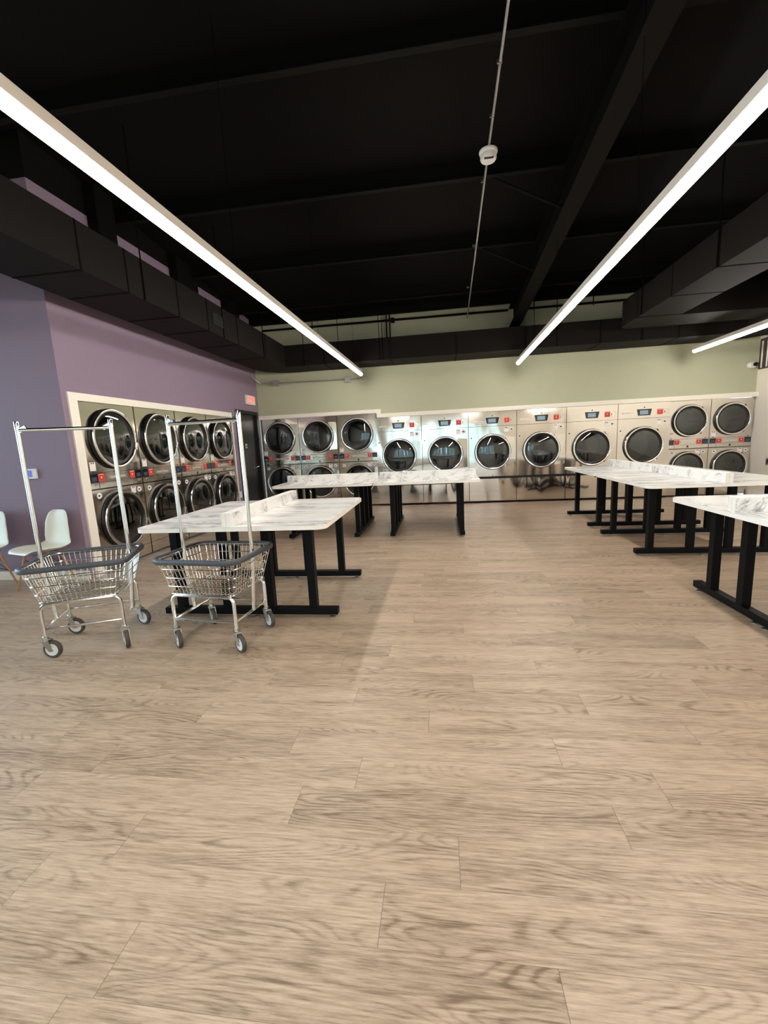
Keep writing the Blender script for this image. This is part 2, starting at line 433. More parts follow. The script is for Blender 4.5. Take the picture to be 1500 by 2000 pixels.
# storefront behind the viewer
mb = box(-6.7, XR + .1, YF - .14, YF, 2.25, 5.5)
mb.box(-6.7, XR + .1, YF - .14, YF, 0, .10).box(-6.7, -3.6, YF - .14, YF, .1, 2.25).box(3.2, XR + .1, YF - .14, YF, .1, 2.25)
struct('wall_front', mb, 'beige')
nw = 6; ww = (3.2 + 3.6) / nw
for i in range(nw):
    x0 = -3.6 + i * ww
    f = MB()
    for a, b_, c_, d_ in ((x0, x0 + .05, .1, 2.25), (x0 + ww - .05, x0 + ww, .1, 2.25), (x0 + .05, x0 + ww - .05, .1, .16), (x0 + .05, x0 + ww - .05, 2.19, 2.25), (x0 + .05, x0 + ww - .05, 1.72, 1.78)):
        f.box(a, b_, YF - .10, YF - .02, c_, d_)
    fr = struct('window_%d' % (i + 1), f, 'black_metal')
    box(x0 + .05, x0 + ww - .05, YF - .066, YF - .06, .16, 2.19).build('pane', 'pane', fr)
struct('ground_outside', box(-30, 30, -40, YF - .2, -.2, -.06).box(-30, -6.85, YF - .2, 30, -.2, -.06), 'asphalt')
mb = MB(); rnd = random.Random(3); xx = -16.0
while xx < 16:
    w_ = rnd.uniform(.8, 2.6); mb.box(xx, xx + w_, -17.5, -16, -.06, rnd.uniform(2.6, 4.2)); xx += w_ + rnd.uniform(0, .5)
struct('reflection_blocks_outside', mb, 'asphalt')  # unseen blocks added outside to dim the window reflections in the dryers

# white trims round the dryer recesses, baseboards
mb = box(XL, XL + .02, 4.255, 4.37, 0, 2.085).box(XL, XL + .02, 4.37, 7.95, 2.0, 2.085).box(XL, XL + .02, 7.915, 7.95, 0, 2.0)
struct('trim_2', mb, 'trim')
mb = box(XL, -1.245, YB - .02, YB, 2.012, 2.09).box(-1.345, -1.245, YB - .02, YB, 1.995, 2.012)
struct('trim_3', mb, 'trim')
struct('trim_4', box(-1.32, XR, YB - .085, YB, 1.908, 1.99), 'trim')
struct('baseboard_left', box(-6.6, XL, YA - .016, YA, 0, .10), 'trim')
struct('baseboard_right', box(XR - .016, XR, YF, YB - .05, 0, .11), 'trim')
# door in the left wall
dr = struct('door_1', box(XL - .09, XL - .045, 8.2, 9.12, .01, 2.10), 'door')
mb = box(XL - .11, XL + .012, 8.13, 8.2, 0, 2.17).box(XL - .11, XL + .012, 9.12, 9.19, 0, 2.17).box(XL - .11, XL + .012, 8.2, 9.12, 2.10, 2.17)
mb.build('door_frame', 'door', dr)
mb = MB().tube([(XL - .045, 8.86, .985), (XL + .015, 8.86, .985), (XL + .02, 8.87, .985), (XL + .02, 8.97, 1.0)], .011, 8)
mb.lathe((XL - .045, 8.86, .985), [(.03, 0), (.03, .012)], 'x', 16)
mb.build('door_handle', 'chrome', dr, smooth=True)
hd = box(XL - .05, XL - .041, 8.55, 8.62, 1.40, 1.49).build('door_sign', 'label', dr)
box(XL - .041, XL - .0405, 8.565, 8.605, 1.42, 1.46).build('mark', 'ink', hd)

# ------------------------------------------------------------------ roof steel
for i, y in enumerate((9.19, 8.4, 6.905, 5.43, 3.90, 2.4, .9, -.6, -2.1, -3.6, -5.1)):
    z = deck(y)
    d = .145 if i == 0 else .2
    mb = box(-6.55 if y < YA else XL + .005, XR - .01, y - .006, y + .006, z - d, z)
    o = mb.build('ceiling_purlin', 'black_beam'); o['kind'] = 'structure'
    box(-6.55 if y < YA else XL + .005, XR - .01, y - .065, y + .0, z - d - .008, z - d).build('flange', 'flange', o)
# main rafter, follows the roof slope
rb = thing('roof_rafter', 'long dark steel roof beam sloping from above back wall towards the viewer', 'beam', (1.512, 9.15, 3.5))
def sl(y): return -.0 + .092 * (9.1 - y) - 0  # rise of the beam above 3.5
y0, y1 = 9.2, -5.5
def sbox(x0, x1, za, zb):
    m_ = MB(); vs = []
    for y in (y0, y1):
        for x, z in ((x0, za), (x1, za), (x1, zb), (x0, zb)): vs.append((x, y - 9.15, z + sl(y)))
    m_.add(vs, [(0, 1, 2, 3), (7, 6, 5, 4), (0, 4, 5, 1), (1, 5, 6, 2), (2, 6, 7, 3), (3, 7, 4, 0)]); return m_
sbox(-.1, .1, 0, .012).build('flange', 'flange', rb)
sbox(-.006, .006, .012, .37).build('web', 'black_beam', rb)
sbox(-.1, .1, .37, .38).build('flange', 'black_beam', rb)
for y in (6.9, 5.45):
    z = deck(y) - .2
    MB().tube([(-.85, y - 9.15, z + .0 - 3.5), (-.08, y - 9.15, sl(y) + .02)], .016, 6).build('fly_brace', 'black_beam', rb)

# ------------------------------------------------------------------ ducts
def duct_poly(): pass
ZD0, ZD1 = 2.95, 3.352
DXO, DXI = -3.66, -2.99          # left leg
DYO, DYI = 9.16, 8.47            # back leg
DRI, DRO = 5.28, 5.95            # right leg
t = thing('supply_duct', 'big dark sheet metal air duct along left purple wall and back wall', 'air duct', (0, 0, 0))
poly = [(DXI, -5.4), (DXI, DYI), (DRI, DYI), (DRI, -5.4), (DRO, -5.4), (DRO, DYO - .65)]
for k in range(1, 9):
    a = PI / 2 * k / 8; poly.append((DRO - .65 + .65 * math.cos(a), DYO - .65 + .65 * math.sin(a)))
for k in range(0, 9):
    a = PI / 2 + PI / 2 * k / 8; poly.append((DXO + .65 + .65 * math.cos(a), DYO - .65 + .65 * math.sin(a)))
poly.append((DXO, -5.4))
MB().prism(poly, ZD0, ZD1).build('duct_run', 'duct', t)
for y in (.4, 1.2, 2.3, 3.55, 4.12, 4.95, 5.6, 6.45, 7.5):
    e = .004
    mb = box(DXI, DXI + e, y - .008, y + .008, ZD0, ZD1).box(DXO, DXI + e, y - .008, y + .008, ZD0 - e, ZD0)
    mb.build('duct_seam', 'duct_seam', t)
for x in (-2.2, -.9, .35, 1.6, 2.9, 4.2):
    mb = box(x - .008, x + .008, DYI - .004, DYI, ZD0, ZD1).box(x - .008, x + .008, DYI - .004, DYO, ZD0 - .004, ZD0)
    mb.build('duct_seam', 'duct_seam', t)
for y in (2.75, 5.86):
    o = box(DXI, DXI + .012, y - .13, y + .13, 3.07, 3.215).build('duct_vent', 'vent_black', t)
    mb = MB()
    for k in range(5): mb.box(DXI + .012, DXI + .016, y - .12, y + .12, 3.085 + k * .026, 3.09 + k * .026)
    mb.build('slat', 'duct_seam', o)
for y0_, y1_, in ((4.93, 5.22), (6.45, 7.0), (8.0, 8.45)):
    box(XL + .01, XL + .14, y0_, y1_, ZD1, deck(y1_) - .01).build('branch_duct', 'black_beam', t)
for y in (2.0, 4.35, 6.0, 7.4):
    for x in (DXI + .008,):
        MB().tube([(x, y, ZD0), (x, y, deck(y))], .007, 6).build('hanger_rod', 'duct_seam', t)
for x in (-2.6, -1.9, -1.1, -1.04, 1.75, 2.15, 3.6):
    MB().tube([(x, DYI - .008, ZD0), (x, DYI - .008, deck(DYI))], .006, 6).build('hanger_rod', 'duct_seam', t)

t = thing('return_duct', 'dark rectangular air duct hanging high at right, turning towards right wall', 'air duct', (0, 0, 0))
za, zb = 3.10, 3.50
poly = [(3.08, -5.4), (3.72, -5.4), (3.72, 7.49), (DRI - .004, 7.49), (DRI - .004, 8.2), (3.30, 8.2)]
for k in range(1, 5):
    a = PI / 2 + PI / 2 * k / 4; poly.append((3.30 + .22 * math.cos(a), 7.98 + .22 * math.sin(a)))
MB().prism(poly, za, zb).build('duct_run', 'duct', t)
for y in (1.5, 3.3, 4.6, 5.48, 6.45, 7.45):
    box(3.076, 3.08, y - .008, y + .008, za, zb).box(3.076, 3.72, y - .008, y + .008, za - .004, za).build('duct_seam', 'duct_seam', t)
for y in (3.9, 5.5, 7.3):
    MB().tube([(3.072, y, za), (3.072, y, deck(y))], .008, 6).build('hanger_rod', 'duct_seam', t)

# black pipe under the eave
t = thing('sprinkler_pipe', 'thin black horizontal pipe across top of sage back wall above duct', 'pipe', (0, 0, 0))
MB().tube([(-3.7, 9.2, 3.855), (1.4, 9.2, 3.842)], .022, 8).build('pipe', 'black_beam', t, smooth=True)
MB().tube([(1.62, 9.2, 3.842), (XR - .05, 9.2, 3.84)], .022, 8).build('pipe', 'black_beam', t, smooth=True)
for x in (-1.03, -.96):
    MB().tube([(x, 9.2, ZD1), (x, 9.2, 3.97)], .014, 6).build('riser', 'black_beam', t)
box(-.93, -.86, 9.14, 9.25, 3.80, 3.88).build('bracket', 'black_beam', t)
for x in (-2.6, 1.9, 3.0):
    MB().tube([(x, 9.2, 3.8), (x, 9.2, 4.0)], .01, 6).build('hanger_rod', 'black_beam', t)

# ceiling conduit and smoke detector
t = thing('ceiling_conduit', 'pale metal conduit running along black ceiling from viewer to back wall', 'conduit', (0, 0, 0))
cp = [(.50, -1.5, 4.66), (.543, 3.52, 4.31), (.553, 4.9, 4.186), (.61, 9.19, 3.80), (.612, 9.23, 3.77)]
MB().tube(cp, .0115, 8).build('tube', 'emt', t, smooth=True)
for y in (2.6, 3.95, 4.45, 5.3, 6.6, 7.9):
    z = 4.186 - .09 * (y - 4.9); x = .553
    MB().obox((x - .012, y, z), (.020, 0, 0), (0, .007, 0), (0, 0, .013)).build('strap', 'zinc', t)
t = thing('smoke_detector', 'round white smoke detector hanging on ceiling conduit', 'smoke detector', (.552, 4.86, 4.13))
MB().lathe((0, 0, 0), [(.0, .055), (.088, .055), (.092, .045), (.088, .03), (.078, .022)], 'z', 32, cap=False).build('mounting_base', 'white_plastic', t, smooth=True)
MB().lathe((0, 0, 0), [(.078, .022), (.080, -.015), (.070, -.032), (.0, -.036)], 'z', 32, cap=False).build('detector_head', 'white_plastic', t, smooth=True)
box(-.045, .045, -.062, -.035, -.036, -.030).build('slot', 'ink', t)
box(-.05, .05, -.05, .05, .055, .085).build('junction_box', 'black_beam', t)

# ------------------------------------------------------------------ strip lights
def strip(name, label, x, y_far, y_near, z, rz):
    t = thing(name, label, 'light', (x, y_far, z), rz, 'ceiling strip lights')
    L = y_far - y_near
    mb = box(-.036, .036, -L, 0, .022, .082)
    mb.build('housing', 'fixture', t, bevel=.004)
    n = max(1, round(L / 1.12)); s = L / n
    prof = [(-.034, .022)] + [(-.034 * math.cos(PI * k / 10), .016 - .040 * math.sin(PI * k / 10)) for k in range(11)] + [(.034, .022)]
    for i in range(n):
        ya, yb = -i * s - .002, -(i + 1) * s + .002
        MB().prism_y(prof, ya, yb).build('diffuser', 'diffuser', t, smooth=True)
    for yy in (0, -L):
        MB().prism_y([(p[0] * 1.12, p[1] - .003) for p in prof[::-1]][::-1], yy + .0, yy + (.012 if yy == 0 else -.012)).build('end_cap', 'fixture', t)
    yv = -.6
    while yv > -L:
        MB().tube([(0, yv, .08), (0, yv, deck(y_far + yv) - z)], .0022, 5).build('hanging_wire', 'duct_seam', t)
        yv -= 2.3
    return t
ROT = -.0150
strip('strip_light', 'long lit strip light hanging at left, ending above stacked dryers', -1.545, 8.78, -5.2, 2.75, ROT)
strip('strip_light', 'long lit strip light hanging over the aisle right of ceiling conduit', 1.527, 8.78, -5.2, 2.75, ROT)
strip('strip_light', 'lit strip light at far right, nearest the right wall', 4.668, 8.84, -5.2, 2.75, ROT)

# ------------------------------------------------------------------ dryers
RX = (PI / 2, 0, 0)
def sticker_red(t, x, z, s, y=-.004):
    o = box(x - s / 2, x + s / 2, y - .002, y, z - s / 2, z + s / 2).build('red_sticker', 'red', t)
    MB().lathe((x, y - .002, z), [(s * .26, .0), (s * .26, .0006)], '-y', 16).build('sticker_mark', 'red_ink', o)
    mb = MB()
    for k in (-1, 0, 1): mb.box(x - s * .15, x + s * .12, y - .0034, y - .0026, z + k * s * .1 - .003, z + k * s * .1 + .003)
    mb.box(x - s * .4, x + s * .4, y - .0026, y - .002, z + s * .36, z + s * .42)
    mb.build('sticker_lettering', 'pink', o)
def sticker_label(t, x, z, w, h, y=-.004):
    o = box(x - w / 2, x + w / 2, y - .002, y, z - h / 2, z + h / 2).build('white_label', 'label', t)
    mb = MB()
    for a, b_ in ((-.28, -.04), (.04, .28)): mb.box(x + a * w, x + b_ * w, y - .0026, y - .002, z + h * .30, z + h * .46)
    mb.build('label_heading', 'red_ink', o)
def sticker_badge(t, x, z, s, y=-.004):      # round direction mark
    o = MB().lathe((x, y, z), [(s / 2, 0), (s / 2, .002)], '-y', 20).build('round_sticker', 'label', t)
    mb = MB().prism_y([(x - s * .28, z + s * .02), (x + s * .02, z - s * .26), (x + s * .02, z - s * .1), (x + s * .28, z - s * .05), (x + s * .28, z + s * .1), (x + s * .02, z + s * .12), (x, z + s * .28)], y - .003, y - .002)
    mb.build('arrow_mark', 'ink', o)
    MB().prism_y([(x + s * .58, z - s * .3), (x + s * .68, z), (x + s * .58, z + s * .3), (x + s * .52, z + s * .28), (x + s * .6, z), (x + s * .52, z - s * .28)], y - .001, y).build('bracket_mark', 'label', o)
def dryer_door(t, cx, cz, r, px, plate_h, ph):
    d = MB().lathe((cx, -.006, cz), [(r, 0), (r, .036), (r * .985, .046)], '-y', 56, cap=False)
    d.lathe((cx, -.006, cz), [(r * .895, .052), (r * .86, .034), (r * .77, .026)], '-y', 56, cap=False)
    d = d.build('door', 'gasket', t, smooth=True)
    MB().lathe((cx, -.006, cz), [(r * .985, .046), (r * .965, .055), (r * .925, .057), (r * .895, .052)], '-y', 56, cap=False).build('chrome_ring', 'chrome', d, smooth=True)
    MB().lathe((cx, -.006, cz), [(r * .78, .027), (r * .6, .036), (r * .35, .041), (r * .12, .043), (.001, .043)], '-y', 56, cap=False).build('door_glass', 'door_glass', d, smooth=True)
    MB().lathe((cx, -.006, cz), [(r * .80, .02), (r * .80, -.16), (r * .88, -.16), (r * .9, -.56), (.001, -.565)], '-y', 48, cap=False).build('drum', 'drum', d, smooth=True)
    mb = MB()
    for k in range(3):
        a = 2 * PI * k / 3 + .5 + cx * 3 + cz
        c = Vector((cx + r * .83 * math.cos(a), .37, cz + r * .83 * math.sin(a)))
        mb.obox(c, (.05 * r * math.cos(a), 0, .05 * r * math.sin(a)), (0, .18, 0), (-.03 * r * math.sin(a), 0, .03 * r * math.cos(a)))
    mb.build('drum_lifter', 'chrome', d)
    # flat plate on the hinge side
    a = math.radians(47)
    arc = [(cx + r * 1.0 * math.cos(x_), cz + r * 1.0 * math.sin(x_)) for x_ in [a - (2 * a) * k / 14 for k in range(15)]]
    pl = [(px, cz - ph)] + [(px, cz + ph)] + [(arc[0][0], cz + ph + .012)] + arc[1:-1] + [(arc[-1][0], cz - ph - .012)]
    n_ = len(pl); lean = lambda x: -.034 + .026 * (x - cx - r * .6) / max(.01, px - cx - r * .6)
    hp_ = MB(); hp_.add([(x, lean(x), z) for x, z in pl] + [(x, -.003, z) for x, z in pl],
                        [tuple(range(n_)), tuple(range(n_, 2 * n_))[::-1]] + [(i, n_ + i, n_ + (i + 1) % n_, (i + 1) % n_) for i in range(n_)])
    hp_.build('hinge_plate', 'steel', d)
    # little chrome pull on the rim
    a = math.radians(-16)
    c = Vector((cx + r * .93 * math.cos(a), -.068, cz + r * .93 * math.sin(a)))
    MB().obox(c, (.018 * math.cos(a), 0, .018 * math.sin(a)), (0, .008, 0), (.05 * math.sin(a), 0, -.05 * math.cos(a))).build('door_pull', 'chrome', d, bevel=.004)
    return d

def stacked_dryer(W, H, czu, czl, r, label):
    t = thing('stacked_dryer', label, 'dryer')
    h = W / 2 - .004
    mb = box(-h, -h + .01, .006, .70, .03, H).box(h - .01, h, .006, .70, .03, H).box(-h, h, .69, .70, .03, H)
    mb.box(-h, h, .006, .70, H - .01, H).box(-h, h, .012, .70, .03, .05)
    mb.build('cabinet', 'dark_shell', t)
    g = .004
    zs = (czu + czl) / 2 - .09        # seam between the two machines
    zb0, zb1 = zs + .005, zs + .08    # lint band
    zc1 = zb1 + .115                  # control band
    MB().plate(-h, h, zc1 - .0, H, 0, czu, r * .92, 0, .012).build('upper_front_panel', 'steel', t)
    cp_ = box(-h, h, 0, .012, zb1 + g, zc1 - g).build('control_panel', 'steel', t)
    lp = box(-h + .13, h - .13, -.003, .012, zb0 + g, zb1).build('lint_panel', 'steel', t)
    MB().prism_y([(-.022, zb0 + .022), (.022, zb0 + .022), (.006, zb0 + .06), (-.006, zb0 + .06)], -.005, -.003).build('triangle_mark', 'ink', lp)
    for s in (-1, 1):
        x0, x1 = sorted((s * h, s * (h - .127)))
        cbx = box(x0, x1, 0, .012, zb0 + g, zb1).build('coin_panel', 'steel', t)
        xm = (x0 + x1) / 2
        MB().lathe((xm, 0, zb0 + .05), [(.012, 0), (.012, .004), (.004, .005)], '-y', 14).build('lock', 'chrome', cbx, smooth=True)
        # displays
        ds = box(s * (h - .065) - .055, s * (h - .065) + .055, -.004, 0, zb1 + .006, zc1 - .012).build('display', 'display', t)
        zz = (zb1 + zc1) / 2
        box(s * (h - .065) - .036, s * (h - .065) + .036, -.0046, -.004, zz - .038, zz + .008).build('screen', 'screen_dim', ds)
        MB().lathe((s * (h - .065), 0, zc1 + .012), [(.009, 0), (.009, .004)], '-y', 12).build('indicator', 'ink', t)
        sticker_red(t, s * (h - .175), zz, .092, 0)
    bd = text('badge', 'Speed Queen', .046, 'badge', t, (0, -.002, (zb1 + zc1) / 2 - .004), RX, .0012)
    box(-.155, .155, -.001, 0, zb1 + .032, zc1 - .048).build('badge_plate', 'zinc', t)
    MB().plate(-h, h, .175, zs - g, 0, czl, r * .92, 0, .012).build('lower_front_panel', 'steel', t)
    box(-h, h, 0, .012, .035, .171).build('kick_panel', 'steel', t)
    dryer_door(t, 0, czu, r, h - .012, 0, r * .80)
    dryer_door(t, 0, czl, r, h - .012, 0, r * .80)
    sticker_label(t, -h + .07, zc1 + .075, .085, .10, 0)
    sticker_badge(t, -h + .10, zs - .075, .07, 0)
    sticker_badge(t, h - .085, zs - .068, .07, 0)
    sticker_label(t, h - .19, zs - .068, .085, .095, 0)
    return t

def single_dryer(W, H, cz, r, label):
    t = thing('large_dryer', label, 'dryer')
    h = W / 2 - .004
    mb = box(-h, -h + .01, .006, .78, .03, H).box(h - .01, h, .006, .78, .03, H).box(-h, h, .77, .78, .03, H)
    mb.box(-h, h, .006, .78, H - .01, H).box(-h, h, .012, .78, .03, .05).box(-h, h, .015, .03, .50, .56)
    mb.build('cabinet', 'dark_shell', t)
    zh = 1.605
    hp = box(-h, h, 0, .012, zh + .003, H).build('control_panel', 'steel', t)
    zd = 1.72
    ds = MB().prism_y([(-.137, zd + .062), (-.112, zd - .062), (.112, zd - .062), (.137, zd + .062)], -.006, 0).build('display', 'display', t)
    box(-.082, .07, -.0068, -.006, zd - .04, zd + .038).build('screen', 'screen', ds)
    text('badge', 'Speed Queen', .045, 'badge', t, (-.30, -.002, zd - .005), RX, .0015)
    MB().lathe((0, 0, 1.815), [(.012, 0), (.012, .004)], '-y', 14).build('indicator', 'ink', t)
    sticker_red(t, .29, zd, .105, 0)
    mb = box(.355, .44, -.002, 0, zd - .05, zd - .046).box(.355, .44, -.002, 0, zd + .046, zd + .05).box(.436, .44, -.002, 0, zd - .046, zd + .046)
    mb.build('card_slot', 'zinc', t)
    box(.366, .374, -.003, 0, zd - .025, zd + .015).build('key_slot', 'ink', t)
    MB().plate(-h, h, .565, zh - .002, 0, cz, r * .92, 0, .012).build('door_panel', 'steel', t)
    dryer_door(t, 0, cz, r, h - .02, 0, r * .80)
    sticker_label(t, .28, 1.525, .09, .095, 0)
    sticker_badge(t, .385, 1.525, .08, 0)
    MB().lathe((-.43, 0, 1.375), [(.013, 0), (.013, .006)], '-y', 12).build('button', 'ink', t)
    MB().lathe((0, 0, .585), [(.009, 0), (.009, .012)], '-y', 10).build('lint_lock', 'ink', t)
    box(-h, h, 0, .012, .045, .515).build('lint_panel', 'steel_low', t)
    return t

YS = YB + .003
A = stacked_dryer(.873, 2.008, 1.58, .585, .362, '')
B = stacked_dryer(.762, 1.900, 1.510, .597, .315, '')
D = single_dryer(.9755, 1.903, 1.078, .372, '')
first = {}
def put(proto, key, loc, rz, label, group):
    o = proto if key not in first else copy_tree(proto)
    first[key] = 1
    o.location = loc; o.rotation_euler = (0, 0, rz); o['label'] = label; o['group'] = group
lab = ['stacked steel dryer beside black door, leftmost on back wall',
       'stacked steel dryer second from black door on back wall, between two stacks',
       'stacked steel dryer on back wall next to first single-door large dryer']
for i in range(3): put(A, 'A', (-3.98 + .876 * (i + .5), YS, 0), 0, lab[i], 'stacked dryers')
lab = ['stacked steel dryer on purple wall, nearest the white chairs', 'second stacked steel dryer from the chairs on purple wall',
       'third stacked steel dryer from the chairs on purple wall', 'stacked steel dryer on purple wall, nearest the black door']
for i in range(4): put(A, 'A', (XL - .003, 4.383 + .882 * (i + .5), 0), PI / 2, lab[i], 'stacked dryers')
lab = ['stacked steel dryer at right of back wall next to last single-door dryer', 'stacked steel dryer in right corner of back wall, touching beige wall']
for i in range(2): put(B, 'B', (4.502 + .764 * (i + .5), YS, 0), 0, lab[i], 'stacked dryers')
od = ['leftmost of six, beside stacked dryers', 'second of six from left', 'third of six from left',
      'fourth of six from left', 'fifth of six from left', 'rightmost of six, beside narrow stacked dryers']
for i in range(6): put(D, 'D', (-1.359 + .977 * (i + .5), YS - .08, 0), 0, 'large single-door steel dryer on back wall, ' + od[i], 'large single-door dryers')
struct('trim_5', box(4.503, XR, YB - .08, YB, 1.902, 1.908), 'trim')

# ------------------------------------------------------------------ folding tables
def make_table(label):
    t = thing('folding_table', label, 'table', group='marble folding tables')
    w = 1.52; zt0, zt1 = .775, .81
    for s in (-1, 1):
        r = .075; hw = w / 2
        if s > 0:
            poly = [(.001, -hw)] + [(hw - r + r * math.cos(a), -hw + r + r * math.sin(a)) for a in [math.radians(-90 + 15 * k) for k in range(7)]] + \
                   [(hw - r + r * math.cos(a), hw - r + r * math.sin(a)) for a in [math.radians(15 * k) for k in range(7)]] + [(.001, hw)]
        else:
            poly = [(-.001, hw)] + [(-hw + r + r * math.cos(a), hw - r + r * math.sin(a)) for a in [math.radians(90 + 15 * k) for k in range(7)]] + \
                   [(-hw + r + r * math.cos(a), -hw + r + r * math.sin(a)) for a in [math.radians(180 + 15 * k) for k in range(7)]] + [(-.001, -hw)]
        tp = MB().prism(poly, zt1 - .003, zt1).build('tabletop', 'marble', t)
        MB().prism(poly, zt0, zt1 - .003).build('edge_band', 'white_edge', tp)
        x0, x1 = sorted((s * .001, s * .036))
        sb = box(x0, x1, -hw + .012, hw - .012, zt1, zt1 + .098).build('splash_board', 'marble_up', t)
        box(x0, x1, -hw + .009, -hw + .012, zt1, zt1 + .101).box(x0, x1, hw - .012, hw - .009, zt1, zt1 + .101).box(x0, x1, -hw + .012, hw - .012, zt1 + .098, zt1 + .101).build('edge_band', 'white_edge', sb)
    for y in (-.5, .5):
        ft = box(-.75, .75, y - .035, y + .035, .028, .082).build('foot_bar', 'black_metal', t, bevel=.004)
        for x in (-.70, -.05, .05, .70):
            MB().lathe((x, y, 0), [(.026, 0), (.026, .008), (.008, .014), (.008, .03)], 'z', 14).build('leveling_foot', 'zinc', ft, smooth=True)
        for x in (-.60, -.19, .19, .55):
            box(x - .032, x + .032, y - .032, y + .032, .082, .745).build('leg', 'black_metal', t, bevel=.003)
        box(-.68, .68, y - .03, y + .03, .745, .775).build('top_rail', 'black_metal', t)
    for x in (-.45, .45):
        box(x - .02, x + .02, -.47, .47, .735, .775).build('stretcher', 'black_metal', t)
    return t
T0 = make_table('')
spots = [((-1.60, 3.69), 0, 'marble-topped folding table at left, behind two wire laundry carts'),
         ((-1.745, 6.74), PI / 2, 'left half of marble folding table pair in front of stacked dryers at back'),
         ((-.215, 6.74), PI / 2, 'right half of marble folding table pair at back, before large dryers'),
         ((2.86, 5.41), 0, 'nearer marble folding table of the long right-hand row'),
         ((2.86, 6.94), 0, 'farther marble folding table of the long right-hand row, by back dryers'),
         ((2.66, 3.07), PI / 2, 'marble folding table nearest the viewer at right edge of the photo')]
for i, ((x, y), rz, lb) in enumerate(spots):
    o = T0 if i == 0 else copy_tree(T0)
    o.location = (x, y, 0); o.rotation_euler = (0, 0, rz); o['label'] = lb

